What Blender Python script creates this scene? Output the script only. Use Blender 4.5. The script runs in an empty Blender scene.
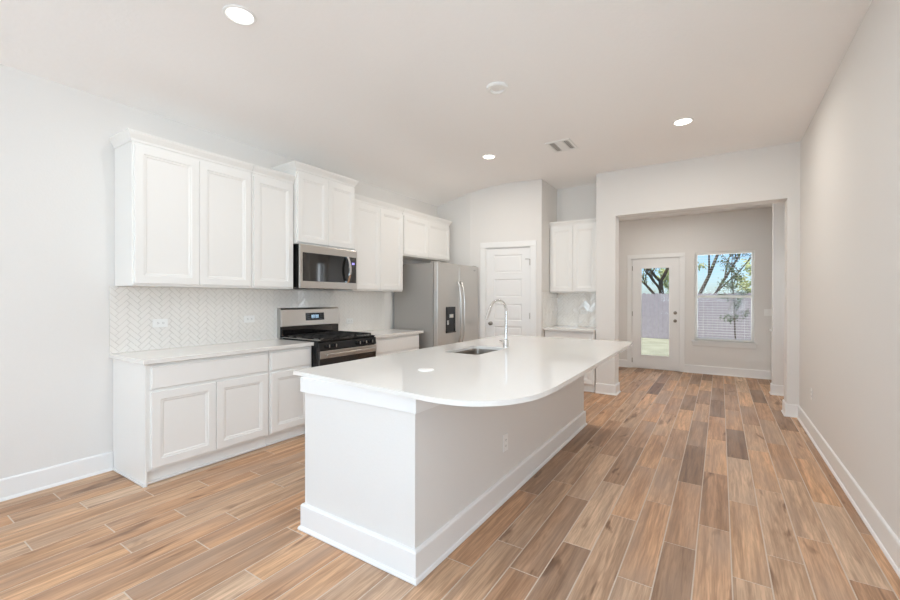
import bpy, bmesh, math, random
from mathutils import Vector, Matrix
random.seed(7)
S = bpy.context.scene
COL = S.collection
PI = math.pi

# ------------------------------------------------------------------ camera
yaw, pitch, roll, F_PX, CAM_H = math.radians(-33.152), math.radians(-.207), math.radians(.096), 413.966, 1.3518
fw = Vector((math.sin(yaw)*math.cos(pitch), math.cos(yaw)*math.cos(pitch), math.sin(pitch)))
r0 = Vector((math.cos(yaw), -math.sin(yaw), 0)); u0 = r0.cross(fw)
rr = math.cos(roll)*r0 + math.sin(roll)*u0; uu = -math.sin(roll)*r0 + math.cos(roll)*u0
cam = bpy.data.cameras.new('camera'); camo = bpy.data.objects.new('camera', cam); COL.objects.link(camo)
cam.sensor_width = 36; cam.sensor_fit = 'HORIZONTAL'; cam.lens = F_PX/900*36; cam.clip_start = .02; cam.clip_end = 300
m = Matrix((rr, uu, -fw)).transposed().to_4x4(); m.translation = Vector((0, 0, CAM_H)); camo.matrix_world = m
S.camera = camo
S.cycles.max_bounces = 16; S.cycles.diffuse_bounces = 12; S.cycles.glossy_bounces = 6
S.view_settings.view_transform = 'Standard'; S.view_settings.look = 'None'
S.view_settings.exposure = 0.17; S.view_settings.gamma = 1.0; S.view_settings.use_curve_mapping = False

# ------------------------------------------------------------------ sky, sun, daylight
w = bpy.data.worlds.new('sky'); S.world = w; w.use_nodes = True
nt = w.node_tree; nt.nodes.clear()
sky = nt.nodes.new('ShaderNodeTexSky'); sky.sky_type = 'NISHITA'; sky.sun_disc = False
sky.sun_elevation = math.radians(42); sky.sun_rotation = math.radians(200); sky.dust_density = .6; sky.ozone_density = 1.5
bg = nt.nodes.new('ShaderNodeBackground'); bg.inputs['Strength'].default_value = .125
wo = nt.nodes.new('ShaderNodeOutputWorld')
tn = nt.nodes.new('ShaderNodeMix'); tn.data_type = 'RGBA'; tn.blend_type = 'MULTIPLY'; tn.inputs['Factor'].default_value = 1; tn.inputs['B'].default_value = (.72, .88, 1.15, 1)
nt.links.new(sky.outputs[0], tn.inputs['A']); nt.links.new(tn.outputs['Result'], bg.inputs[0]); nt.links.new(bg.outputs[0], wo.inputs[0])

XL_ = -4.01
def lamp(name, kind, loc, direction, energy, color=(1, 1, 1), **kw):
    l = bpy.data.lights.new(name, kind); l.energy = energy; l.color = color
    for k, v in kw.items(): setattr(l, k, v)
    o = bpy.data.objects.new(name, l); COL.objects.link(o); o.location = loc
    o.rotation_euler = Vector(direction).to_track_quat('-Z', 'Y').to_euler()
    return o
lamp('sun', 'SUN', (0, 12, 12), (.25, .36, -.9), 5.0, (1, .95, .86), angle=.01)
DAY = (.66, .85, 1)
# fill lamps added at unseen windows behind the camera; daylight by hall window
for i, x in enumerate((-2.4, -1.1, .15)):
    lamp('unseen_window_light', 'AREA', (x, -7.42, 1.55), (.15, 1, 2.8), 70, DAY, shape='RECTANGLE', size=1.15, size_y=1.9)  # tilted up so that bounce off the ceiling fills the room
for y, d, p in ((-5.0, (1, .8, 2.2), 50), (-1.9, (1, .5, -.1), 20)):
    lamp('added_side_light', 'AREA', (XL_-.22, y, 1.55), d, p, DAY, shape='RECTANGLE', size=1.15, size_y=1.9)  # added at unseen left windows, the nearer one brightens the floor
for y in (-2.4, -.95):
    lamp('added_side_light', 'AREA', (.757+.22, y, 1.55), (-1, .9, .7), 48, DAY, shape='RECTANGLE', size=1.15, size_y=1.9)  # added at unseen right windows to lift the faces turned their way
lamp('hall_daylight', 'AREA', (1.72, 7.13, 1.64), (-1, 0, 0), 8, (.86, .93, 1), shape='RECTANGLE', size=.34, size_y=1.24)
lamp('patio_daylight', 'AREA', (-.2, 9.15, 1.6), (0, -1, .3), 24, (.9, .95, 1), shape='RECTANGLE', size=2.0, size_y=1.8)
DOWN_W = 13

# ------------------------------------------------------------------ materials
def lin(c):
    return tuple(((v/255)/12.92 if v/255 <= .04045 else ((v/255+.055)/1.055)**2.4) for v in c)
def mat(name, rgb, rough=.6, metal=0, spec=.5, bump=None, aniso=0, coat=0, emit=None):
    mt = bpy.data.materials.new(name); mt.use_nodes = True; n = mt.node_tree; b = n.nodes['Principled BSDF']
    c = (*lin(rgb), 1)
    b.inputs['Base Color'].default_value = c; b.inputs['Roughness'].default_value = rough
    b.inputs['Metallic'].default_value = metal; b.inputs['Specular IOR Level'].default_value = spec
    b.inputs['Anisotropic'].default_value = aniso; b.inputs['Coat Weight'].default_value = coat
    if emit: b.inputs['Emission Color'].default_value = (*lin(emit[0]), 1); b.inputs['Emission Strength'].default_value = emit[1]
    tc = n.nodes.new('ShaderNodeTexCoord'); nz = n.nodes.new('ShaderNodeTexNoise')
    sc, dist, varn, strg = bump or (60, .001, .01, .1)
    nz.inputs['Scale'].default_value = sc; nz.inputs['Detail'].default_value = 3
    n.links.new(tc.outputs['Object'], nz.inputs['Vector'])
    if strg:
        bp_ = n.nodes.new('ShaderNodeBump'); bp_.inputs['Strength'].default_value = strg; bp_.inputs['Distance'].default_value = dist
        n.links.new(nz.outputs['Fac'], bp_.inputs['Height']); n.links.new(bp_.outputs['Normal'], b.inputs['Normal'])
    mx = n.nodes.new('ShaderNodeMix'); mx.data_type = 'RGBA'
    mx.inputs['A'].default_value = tuple(v*(1-varn) for v in c[:3])+(1,); mx.inputs['B'].default_value = tuple(min(1, v*(1+varn)) for v in c[:3])+(1,)
    n.links.new(nz.outputs['Fac'], mx.inputs['Factor']); n.links.new(mx.outputs['Result'], b.inputs['Base Color'])
    return mt
M = {}
M['wall'] = mat('wall_paint', (227, 225, 222), .85, spec=.25, bump=(90, .002, .012, .25))
M['ceiling'] = mat('ceiling_paint', (248, 247, 246), .9, spec=.2, bump=(45, .004, .012, .35))
M['white'] = mat('white_cabinet_paint', (236, 235, 232), .38, spec=.45, bump=(20, .0004, .004, .05))
M['trim'] = mat('white_trim_paint', (236, 236, 235), .4, spec=.45, bump=(20, .0004, .004, .05))
M['quartz'] = mat('white_quartz', (232, 230, 226), .1, spec=.55, bump=(180, .0002, .012, 0))
M['tile'] = mat('glazed_white_tile', (240, 237, 232), .06, spec=.8, bump=(25, .0012, .01, .25))
M['grout'] = mat('tile_grout', (214, 210, 204), .9)
M['steel'] = mat('brushed_stainless', (205, 201, 196), .3, 1, bump=(220, .0002, .04, .04), aniso=.5)
M['steel_dark'] = mat('grey_appliance_side', (172, 168, 163), .5, .3)
M['chrome'] = mat('polished_chrome', (228, 228, 228), .07, 1, bump=(20, .0002, .004, 0))
M['nickel'] = mat('satin_nickel', (150, 143, 134), .3, 1)
M['black'] = mat('black_enamel', (18, 18, 19), .22)
M['iron'] = mat('cast_iron', (34, 33, 33), .6, bump=(120, .001, .1, .3))
M['glass_black'] = mat('dark_oven_glass', (22, 20, 20), .05, spec=1.0, bump=(5, .001, .002, 0))
M['plastic'] = mat('white_plastic', (240, 240, 238), .35)
M['slot'] = mat('dark_slot', (70, 68, 66), .6)
M['sink'] = mat('sink_steel', (138, 130, 121), .35, .85)
M['display'] = mat('display_glass', (20, 24, 30), .1)
M['digits'] = mat('display_digits', (170, 215, 235), .4, emit=((215, 228, 235), .5))
M['violet'] = mat('clock_digits', (150, 140, 220), .4, emit=((160, 150, 235), .8))
M['lens'] = mat('lamp_lens', (255, 250, 240), .5, emit=((255, 250, 240), 5.5))
M['lens_near'] = mat('lamp_lens_cool', (255, 255, 252), .5, emit=((255, 255, 252), 1.2))
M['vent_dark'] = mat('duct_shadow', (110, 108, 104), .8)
M['fence'] = mat('weathered_fence_wood', (164, 156, 160), .9, bump=(9, .01, .16, .4))
M['bark'] = mat('tree_bark', (98, 86, 74), .95, bump=(25, .02, .2, .6))
M['leaf'] = mat('pale_leaves', (178, 186, 128), .8, bump=(3, .01, .25, 0))
M['leaf_dark'] = mat('dark_leaves', (84, 98, 66), .8, bump=(3, .01, .25, 0))
M['grass'] = mat('dry_grass', (170, 170, 146), .95, bump=(1.3, .05, .5, .5))  # wide uneven patches in the grass colour stand in for a shade band
M['slat'] = mat('blind_slat', (236, 236, 232), .5)
M['vinyl'] = mat('window_vinyl', (238, 238, 235), .4)
g = bpy.data.materials.new('window_glass'); g.use_nodes = True; n = g.node_tree; n.nodes.clear()
tr = n.nodes.new('ShaderNodeBsdfTransparent'); tr.inputs[0].default_value = (.97, .98, .98, 1)
gl = n.nodes.new('ShaderNodeBsdfGlossy'); gl.inputs['Roughness'].default_value = .02
fr = n.nodes.new('ShaderNodeFresnel'); fr.inputs[0].default_value = 1.14
mx = n.nodes.new('ShaderNodeMixShader'); ou = n.nodes.new('ShaderNodeOutputMaterial')
n.links.new(fr.outputs[0], mx.inputs[0]); n.links.new(tr.outputs[0], mx.inputs[1]); n.links.new(gl.outputs[0], mx.inputs[2]); n.links.new(mx.outputs[0], ou.inputs[0])
M['glass'] = g

def wood():
    mt = bpy.data.materials.new('wood_look_tile'); mt.use_nodes = True; n = mt.node_tree; b = n.nodes['Principled BSDF']
    N = n.nodes.new; L = n.links.new
    at = N('ShaderNodeAttribute'); at.attribute_name = 'seed'
    sx = N('ShaderNodeSeparateColor'); L(at.outputs['Color'], sx.inputs[0])
    tc = N('ShaderNodeTexCoord')
    off = N('ShaderNodeVectorMath'); off.operation = 'SCALE'; off.inputs['Scale'].default_value = 37; L(at.outputs['Color'], off.inputs[0])
    ad = N('ShaderNodeVectorMath'); L(tc.outputs['Object'], ad.inputs[0]); L(off.outputs[0], ad.inputs[1])
    mp = N('ShaderNodeMapping'); mp.inputs['Scale'].default_value = (20, 1.05, 1); L(ad.outputs[0], mp.inputs['Vector'])
    # tone of each plank
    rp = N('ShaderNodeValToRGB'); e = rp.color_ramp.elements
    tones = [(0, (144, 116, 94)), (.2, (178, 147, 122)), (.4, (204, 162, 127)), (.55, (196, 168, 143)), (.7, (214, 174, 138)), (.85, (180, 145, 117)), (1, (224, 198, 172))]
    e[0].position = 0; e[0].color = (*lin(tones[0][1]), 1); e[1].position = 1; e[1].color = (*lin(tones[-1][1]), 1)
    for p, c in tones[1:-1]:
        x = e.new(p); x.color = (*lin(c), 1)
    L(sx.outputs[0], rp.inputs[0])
    def noise(sc, det, vec, dist=0):
        z = N('ShaderNodeTexNoise'); z.inputs['Scale'].default_value = sc; z.inputs['Detail'].default_value = det
        z.inputs['Distortion'].default_value = dist; L(vec, z.inputs['Vector']); return z
    def ramp(src, p0, p1, c0, c1):
        r = N('ShaderNodeValToRGB'); r.color_ramp.elements[0].position = p0; r.color_ramp.elements[1].position = p1
        r.color_ramp.elements[0].color = (*c0, 1); r.color_ramp.elements[1].color = (*c1, 1); L(src, r.inputs[0]); return r
    def mul(a, bb, f=1):
        x = N('ShaderNodeMix'); x.data_type = 'RGBA'; x.blend_type = 'MULTIPLY'; x.inputs['Factor'].default_value = f
        L(a, x.inputs['A']); L(bb, x.inputs['B']); return x.outputs['Result']
    broad = noise(.9, 4, mp.outputs[0], 1.2)
    r1 = ramp(broad.outputs['Fac'], .36, .62, (.72, .68, .65), (1.1, 1.08, 1.06))
    fine = noise(5.5, 6, mp.outputs[0], .6)
    r2 = ramp(fine.outputs['Fac'], .4, .6, (.82, .80, .78), (1.07, 1.07, 1.07))
    mk = N('ShaderNodeMapping'); mk.inputs['Scale'].default_value = (7, 1.6, 1); L(ad.outputs[0], mk.inputs['Vector'])
    knot = noise(1.25, 3, mk.outputs[0], .4)
    r3 = ramp(knot.outputs['Fac'], .29, .37, (.34, .27, .23), (1, 1, 1))
    c = mul(rp.outputs[0], r1.outputs[0]); c = mul(c, r2.outputs[0]); c = mul(c, r3.outputs[0], .85)
    # grey weathering on some planks
    gr = noise(.7, 3, mk.outputs[0]); r4 = ramp(gr.outputs['Fac'], .45, .7, (0, 0, 0), (.55, .55, .55))
    mg = N('ShaderNodeMix'); mg.data_type = 'RGBA'; L(r4.outputs[0], mg.inputs['Factor']); L(c, mg.inputs['A']); mg.inputs['B'].default_value = (*lin((168, 147, 130)), 1)
    L(mg.outputs['Result'], b.inputs['Base Color'])
    rr_ = ramp(fine.outputs['Fac'], .3, .7, (.45, .45, .45), (.6, .6, .6)); L(rr_.outputs[0], b.inputs['Roughness'])
    b.inputs['Specular IOR Level'].default_value = .28
    bu = N('ShaderNodeBump'); bu.inputs['Strength'].default_value = .2; bu.inputs['Distance'].default_value = .002
    L(fine.outputs['Fac'], bu.inputs['Height']); L(bu.outputs['Normal'], b.inputs['Normal'])
    return mt
M['wood'] = wood()
M['floor_grout'] = mat('floor_grout', (206, 190, 174), .9)

# ------------------------------------------------------------------ helpers
WM = {}
def tag(o, label=None, cat=None, group=None, kind=None):
    if label: o['label'] = label
    if cat: o['category'] = cat
    if group: o['group'] = group
    if kind: o['kind'] = kind
    return o
def thing(name, label, cat, loc=(0, 0, 0), rotz=0, group=None):
    o = bpy.data.objects.new(name, None); COL.objects.link(o); o.empty_display_size = .1
    o.location = loc; o.rotation_euler = (0, 0, rotz)
    WM[o] = Matrix.Translation(Vector(loc)) @ Matrix.Rotation(rotz, 4, 'Z')
    return tag(o, label, cat, group)
def obj(name, bm, mt, parent=None, local=False, smooth=False, bevel=0, seg=2):
    """link bm as ONE mesh; vertices are in world space, or in the root's own space when local"""
    bmesh.ops.remove_doubles(bm, verts=bm.verts, dist=1e-6)
    bmesh.ops.recalc_face_normals(bm, faces=bm.faces)
    P = WM[parent] if parent else Matrix()
    root = parent
    while root is not None and root.parent: root = root.parent
    W = WM[root] if (local and root) else Matrix()
    co = [W @ v.co for v in bm.verts]
    lo = Vector([min(c[i] for c in co) for i in range(3)]); hi = Vector([max(c[i] for c in co) for i in range(3)])
    ctr = (lo+hi)/2; ctr.z = lo.z
    Pi = P.inverted()
    rot = P.to_3x3().to_4x4()
    MW = Matrix.Translation(ctr) @ rot
    MWi = MW.inverted()
    for v, c in zip(bm.verts, co): v.co = MWi @ c
    me = bpy.data.meshes.new(name); bm.to_mesh(me); bm.free()
    mts = mt if isinstance(mt, list) else [mt]
    for x in mts: me.materials.append(x)
    if smooth:
        for p in me.polygons: p.use_smooth = True
    o = bpy.data.objects.new(name, me); COL.objects.link(o)
    if parent: o.parent = parent; o.location = Pi @ ctr
    else: o.location = ctr
    WM[o] = MW
    if bevel:
        md = o.modifiers.new('bevel', 'BEVEL'); md.width = bevel; md.segments = seg; md.limit_method = 'ANGLE'; md.angle_limit = math.radians(40)
    if smooth and len(me.polygons) > 12:
        try: me.set_sharp_from_angle(angle=math.radians(38))
        except Exception: pass
    return o
def struct(name, bm, mt, **kw):
    o = obj(name, bm, mt, **kw)
    if not o.parent: o['kind'] = 'structure'
    return o
def B(*boxes, bm=None):
    bm = bm or bmesh.new()
    for x0, x1, y0, y1, z0, z1 in boxes:
        x0, x1 = sorted((x0, x1)); y0, y1 = sorted((y0, y1)); z0, z1 = sorted((z0, z1))
        v = [bm.verts.new((x, y, z)) for z in (z0, z1) for x, y in ((x0, y0), (x1, y0), (x1, y1), (x0, y1))]
        for f in ((3, 2, 1, 0), (4, 5, 6, 7), (0, 1, 5, 4), (1, 2, 6, 5), (2, 3, 7, 6), (3, 0, 4, 7)): bm.faces.new([v[i] for i in f])
    return bm
def prism(poly, z0, z1, bm=None):
    bm = bm or bmesh.new()
    a = [bm.verts.new((x, y, z0)) for x, y in poly]; b = [bm.verts.new((x, y, z1)) for x, y in poly]
    bm.faces.new(list(reversed(a))); bm.faces.new(b); k = len(poly)
    for i in range(k): bm.faces.new((a[i], a[(i+1) % k], b[(i+1) % k], b[i]))
    return bm
def extrude_poly(pts3, vec, bm=None):
    bm = bm or bmesh.new(); vec = Vector(vec)
    a = [bm.verts.new(p) for p in pts3]; b = [bm.verts.new(Vector(p)+vec) for p in pts3]
    bm.faces.new(list(reversed(a))); bm.faces.new(b); k = len(a)
    for i in range(k): bm.faces.new((a[i], a[(i+1) % k], b[(i+1) % k], b[i]))
    return bm
def tube(pts, rad, bm=None, seg=10, caps=True):
    bm = bm or bmesh.new(); pts = [Vector(p) for p in pts]
    rads = rad if isinstance(rad, (list, tuple)) else [rad]*len(pts)
    rings = []; up = None
    for i, p in enumerate(pts):
        t = (pts[min(i+1, len(pts)-1)]-pts[max(i-1, 0)]).normalized()
        if up is None:
            up = t.orthogonal().normalized()
        up = (up - t*up.dot(t)).normalized(); s = t.cross(up)
        rings.append([bm.verts.new(p + rads[i]*(math.cos(2*PI*k/seg)*up+math.sin(2*PI*k/seg)*s)) for k in range(seg)])
    for a, b in zip(rings, rings[1:]):
        for k in range(seg): bm.faces.new((a[k], a[(k+1) % seg], b[(k+1) % seg], b[k]))
    if caps: bm.faces.new(list(reversed(rings[0]))); bm.faces.new(rings[-1])
    return bm
def lathe(prof, c, axis=(0, 0, 1), seg=32, bm=None, cap=True):
    """prof = [(radius, height)] along axis from c"""
    bm = bm or bmesh.new(); ax = Vector(axis).normalized(); u = ax.orthogonal().normalized(); v = ax.cross(u); c = Vector(c)
    rings = []
    for r, h in prof:
        if r < 1e-6: rings.append([bm.verts.new(c+ax*h)])
        else: rings.append([bm.verts.new(c+ax*h+r*(math.cos(2*PI*k/seg)*u+math.sin(2*PI*k/seg)*v)) for k in range(seg)])
    for a, b in zip(rings, rings[1:]):
        for k in range(seg):
            q = [a[k % len(a)], a[(k+1) % len(a)], b[(k+1) % len(b)], b[k % len(b)]]
            q = list(dict.fromkeys(q))
            if len(q) > 2: bm.faces.new(q)
    for r in (rings[0], rings[-1]) if cap else ():
        if len(r) > 2:
            try: bm.faces.new(r)
            except Exception: pass
    return bm
def sweep(path, prof, closed=False, bm=None):
    """profile (offset to the right of the path, z) swept along a floor path with mitred corners"""
    bm = bm or bmesh.new(); k = len(path); P = [Vector((x, y)) for x, y in path]; rows = []
    def nrm(a, b): t = (b-a).normalized(); return Vector((t.y, -t.x))
    for i in range(k):
        if closed or 0 < i < k-1:
            n1 = nrm(P[i-1], P[i]); n2 = nrm(P[i], P[(i+1) % k]); mdir = (n1+n2)/(1+n1.dot(n2))
        else:
            mdir = nrm(P[0], P[1]) if i == 0 else nrm(P[-2], P[-1])
        rows.append([bm.verts.new((P[i].x+mdir.x*o, P[i].y+mdir.y*o, z)) for o, z in prof])
    q = len(prof)
    for i in range(k if closed else k-1):
        a, b = rows[i], rows[(i+1) % k]
        for j in range(q): bm.faces.new((a[j], a[(j+1) % q], b[(j+1) % q], b[j]))
    if not closed: bm.faces.new(rows[0]); bm.faces.new(list(reversed(rows[-1])))
    return bm
def loops_panel(bm, x0, x1, z0, z1, loops):
    """nested rectangles (inset, y) on an xz face, last one filled"""
    prev = None
    for ins, y in loops:
        r = [bm.verts.new(p) for p in ((x0+ins, y, z0+ins), (x1-ins, y, z0+ins), (x1-ins, y, z1-ins), (x0+ins, y, z1-ins))]
        if prev:
            for i in range(4): bm.faces.new((prev[i], prev[(i+1) % 4], r[(i+1) % 4], r[i]))
        prev = r
    bm.faces.new(prev)
def shaker(x0, x1, z0, z1, y, t=.019, fwid=.057, bm=None):
    bm = bm or bmesh.new()
    loops_panel(bm, x0, x1, z0, z1, [(.0, y), (0, y+t-.002), (.002, y+t), (fwid, y+t), (fwid+.004, y+t-.005), (fwid+.016, y+t-.006), (fwid+.022, y+t-.011)])
    bm.faces.new([bm.verts.new(p) for p in ((x0, y, z0), (x0, y, z1), (x1, y, z1), (x1, y, z0))])
    return bm
def slab_front(x0, x1, z0, z1, y, t=.019):
    bm = bmesh.new()
    loops_panel(bm, x0, x1, z0, z1, [(0, y), (0, y+t-.004), (.004, y+t)])
    bm.faces.new([bm.verts.new(p) for p in ((x0, y, z0), (x0, y, z1), (x1, y, z1), (x1, y, z0))])
    return bm
def crown(x0, x1, d, zt, sides=(1, 1), proj=.036, h=.075):
    """crown moulding over a cabinet box [x0,x1]x[0,d]"""
    bm = bmesh.new(); prev = None
    prof = [(0.001, -h), (.006, -h), (.008, -h+.018), (.03, -.022), (proj-.004, -.014), (proj, -.012), (proj, 0)]
    for e, z in prof:
        a = x0-(e if sides[0] else 0); b = x1+(e if sides[1] else 0)
        r = [bm.verts.new(p) for p in ((a, 0.002, zt+z), (b, .002, zt+z), (b, d+e, zt+z), (a, d+e, zt+z))]
        if prev:
            for i in range(4): bm.faces.new((prev[i], prev[(i+1) % 4], r[(i+1) % 4], r[i]))
        else: bm.faces.new(list(reversed(r)))
        prev = r
    bm.faces.new(prev)
    return bm

# ------------------------------------------------------------------ the room
XL, XR, YK = -4.01, .757, -7.2                 # left wall, right wall, wall behind the camera
YB, JT = 6.125, .245                            # wall with the wide opening, its thickness
XC0, XJ0, XJ1, ZH = -1.497, -1.234, .644, 2.515
ZC, ZL, XS = 3.145, 2.905, -2.66                # flat ceiling, its low edge at the left wall, where the slope ends
YF, ZF = 8.77, 2.895                            # far wall, far room ceiling
P0, P1 = (-3.37, 5.74), (-2.25, 5.956)          # pantry wall ends

# floor: every plank of the wood-look tile, grout between
def build_floor():
    bm = bmesh.new()
    W, LEN, G = .1565, .915, .0055
    known = {-.256: 2.585, -.41: 2.137, -.577: 2.727, -.73: 2.275, -.885: 1.91, -1.04: 2.086, -1.19: 1.80, -2.02: 1.165, -2.18: 1.517, -2.346: .771,
             -2.51: 1.156, -2.66: 1.411, -2.82: .913, -2.985: 1.25, -3.16: .63, -3.49: .95, -3.63: .648}
    rnd = random.Random(5); x = -.105-W*27; seeds = []
    cols = []
    k = -27
    while -.105+W*k < 2.8:
        cols.append(-.105+W*k); k += 1
    prev = 0
    for xa in cols:
        off = None
        for kx, ky in known.items():
            if abs(kx-xa) < W*.49: off = ky
        if off is None:
            off = (prev + rnd.choice((.31, .46, .58)))
        prev = off % LEN
        y = (off % LEN)-LEN*9
        while y < 9.2:
            xs, xe, ys, ye = max(xa+G/2, XL-.05), min(xa+W-G/2, 2.75), max(y+G/2, YK-.05), min(y+LEN-G/2, 9.0)
            if xe > xs+.01 and ye > ys+.02:
                zt = 0; e = .0015
                t = [bm.verts.new(p) for p in ((xs+e, ys+e, zt), (xe-e, ys+e, zt), (xe-e, ye-e, zt), (xs+e, ye-e, zt))]
                q = [bm.verts.new(p) for p in ((xs, ys, zt-.002), (xe, ys, zt-.002), (xe, ye, zt-.002), (xs, ye, zt-.002))]
                s = (rnd.uniform(.36, 1) if xa < -1.9 else rnd.random()**1.1, rnd.random(), rnd.random(), 1)  # left planks draw only lighter tones, standing in for window glare
                fs = [bm.faces.new(t)] + [bm.faces.new((q[i], q[(i+1) % 4], t[(i+1) % 4], t[i])) for i in range(4)]
                for f in fs: seeds.append(s)
            y += LEN
    nw = len(bm.faces)
    B((XL-.15, 2.75, YK-.15, 9.0, -.12, -.0016), bm=bm)
    for i, f in enumerate(bm.faces): f.material_index = 0 if i < nw else 1
    me = bpy.data.meshes.new('floor'); bm.to_mesh(me); bm.free()
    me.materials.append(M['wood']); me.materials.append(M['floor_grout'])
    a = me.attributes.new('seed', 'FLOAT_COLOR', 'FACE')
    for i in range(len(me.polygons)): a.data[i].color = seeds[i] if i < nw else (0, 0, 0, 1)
    o = bpy.data.objects.new('floor', me); COL.objects.link(o); o['kind'] = 'structure'
build_floor()

T = .14
struct('wall_left', B((XL-T, XL, YK-T, -5.6, -.01, ZC+.1), (XL-T, XL, -5.6, -1.3, -.01, .55), (XL-T, XL, -5.6, -1.3, 2.5, ZC+.1), (XL-T, XL, -4.4, -2.5, .55, 2.5), (XL-T, XL, -1.3, YF+T, -.01, ZC+.1)), M['wall'])
# wall behind the camera with three window openings
wb = B((XL-T, XR+T, YK-T, YK, -.01, .55), (XL-T, XR+T, YK-T, YK, 2.5, ZC+.1))
edges = [XL-T, -3.0, -1.8, -1.7, -.5, -.43, .73, XR+T]
for i in range(0, 8, 2): B((edges[i], edges[i+1], YK-T, YK, .55, 2.5), bm=wb)
struct('wall_back', wb, M['wall'])
struct('wall_right', B((XR, XR+T, YK-T, -3.1, -.01, ZC+.1), (XR, XR+T, -3.1, -.3, -.01, .55), (XR, XR+T, -3.1, -.3, 2.5, ZC+.1), (XR, XR+T, -1.8, -1.5, .55, 2.5), (XR, XR+T, -.3, YB+JT, -.01, ZC+.1)), M['wall'])
# header wall with the wide opening, right stub, left column
bm = B((XC0, XJ0, YB, YB+JT, -.01, ZC+.05), (XJ0, XJ1, YB, YB+JT, ZH, ZC+.05), (XJ1, XR, YB, YB+JT, -.01, ZC+.05), (XR+T-.001, 2.75, YB, YB+JT, -.01, ZC+.05))
struct('wall_front', bm, M['wall'])
# alcove walls + pantry
struct('wall_alcove_right', B((XC0, -1.36, YB+JT, 6.80, -.01, ZC+.05)), M['wall'])
struct('wall_alcove_back', B((-2.4, XC0, 6.65, 6.80, -.01, ZC+.05)), M['wall'])
struct('wall_alcove_left', prism([(-2.25, 5.956), (-2.25, 6.65), (-2.4, 6.65), (-2.4, 6.07)], -.01, ZC+.05), M['wall'])
struct('wall_fridge_side', B((XL, P0[0], P0[1], P0[1]+.12, -.01, ZC+.05)), M['wall'])
# pantry wall with its door opening (local frame along the wall)
pa = math.atan2(P1[1]-P0[1], P1[0]-P0[0]); PL = math.hypot(P1[0]-P0[0], P1[1]-P0[1])
DS0, DS1, DZ = .278, .965, 2.135
pw = Matrix.Translation((P0[0], P0[1], 0)) @ Matrix.Rotation(pa, 4, 'Z')
bm = B((0, DS0-.012, 0, .12, -.01, ZC+.05), (DS1+.012, PL, 0, .12, -.01, ZC+.05), (DS0-.012, DS1+.012, 0, .12, DZ+.012, ZC+.05))
bmesh.ops.transform(bm, matrix=pw, verts=bm.verts)
struct('wall_pantry', bm, M['wall'])
# dark pantry behind the closed door needs only its back
# far room
WX0, WX1, WZ0, WZ1 = -.39, .485, .60, 2.19       # window opening
DX0, DX1, DTOP = -1.448, -.639, 2.12             # patio door opening
bm = B((-2.4, DX0-.015, YF, YF+T, -.01, ZF+.1), (DX0-.015, DX1+.015, YF, YF+T, DTOP+.015, ZF+.1), (DX1+.015, WX0, YF, YF+T, -.01, ZF+.1),
       (WX0, WX1, YF, YF+T, -.01, WZ0), (WX0, WX1, YF, YF+T, WZ1, ZF+.1), (WX1, 2.75, YF, YF+T, -.01, ZF+.1))
struct('wall_far', bm, M['wall'])
struct('wall_far_left', B((-2.05, -1.91, 6.80, YF, -.01, ZF+.1)), M['wall'])
PX = .622
struct('wall_hall', B((PX, 2.75, 7.39, 7.54, -.01, ZF+.1)), M['wall'])
bm = B((1.5, 1.64, YB+JT, 6.93, -.01, ZF+.1), (1.5, 1.64, 6.93, 7.33, -.01, 1.0), (1.5, 1.64, 6.93, 7.33, 2.28, ZF+.1), (1.5, 1.64, 7.33, 7.39, -.01, ZF+.1))
struct('wall_hall_end', bm, M['wall'])
struct('wall_far_right', B((2.61, 2.75, 7.54, YF, -.01, ZF+.1)), M['wall'])
struct('window_2', B((1.54, 1.59, 6.931, 6.97, 1.001, 2.279), (1.54, 1.59, 7.29, 7.329, 1.001, 2.279), (1.54, 1.59, 6.97, 7.29, 1.001, 1.04), (1.54, 1.59, 6.97, 7.29, 2.24, 2.279), (1.545, 1.585, 6.97, 7.29, 1.62, 1.65)), M['vinyl'])
# ceilings
XM, HW = XS-.27, .33
sl = (ZC-ZL)/(XM-XL)
cx = [(XL-T, ZL-sl*T), (XL, ZL), (XM-HW, ZC-sl*HW)]
for k in range(1, 9):
    q = k/8; cx.append((XM-HW+2*HW*q, (ZC-sl*HW)+sl*2*HW*(q-q*q/2)))
cx.append((XR+T, ZC))
bm = extrude_poly([(x, YK-T, z) for x, z in cx]+[(XR+T, YK-T, ZC+.15), (XL-T, YK-T, ZC+.15)], (0, YB+JT-YK+T, 0))
B((-2.42, XC0+.1, YB+JT, 6.8, ZC, ZC+.15), bm=bm)
struct('ceiling', bm, M['ceiling'], smooth=True)
struct('ceiling_far', B((-1.499, 2.75, YB+JT, 6.8, ZF, ZF+.15), (-2.05, 2.75, 6.8, YF+T, ZF, ZF+.15)), M['ceiling'])

BBP = [(0, 0), (.026, 0), (.026, .006), (.021, .017), (.015, .02), (.0145, .135), (.010, .143), (0, .145)]
def baseboard(side, path):
    struct('baseboard_'+side, sweep(path, BBP), M['trim'])
baseboard('left', [(XL, YK), (XL, 1.275)])
baseboard('right', [(XJ1, YB+JT), (XJ1, YB), (XR, YB), (XR, YK)])
baseboard('column', [(XC0+.001, YB), (XJ0, YB), (XJ0, YB+JT), (-1.36, YB+JT)])
baseboard('far_left', [(-1.91, YF), (DX0-.085, YF)])
baseboard('far', [(DX1+.085, YF), (2.6, YF)])
baseboard('hall', [(PX, 7.54), (PX, 7.39), (1.5, 7.39)])
baseboard('back', [(XR, YK), (XL, YK)])

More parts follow.
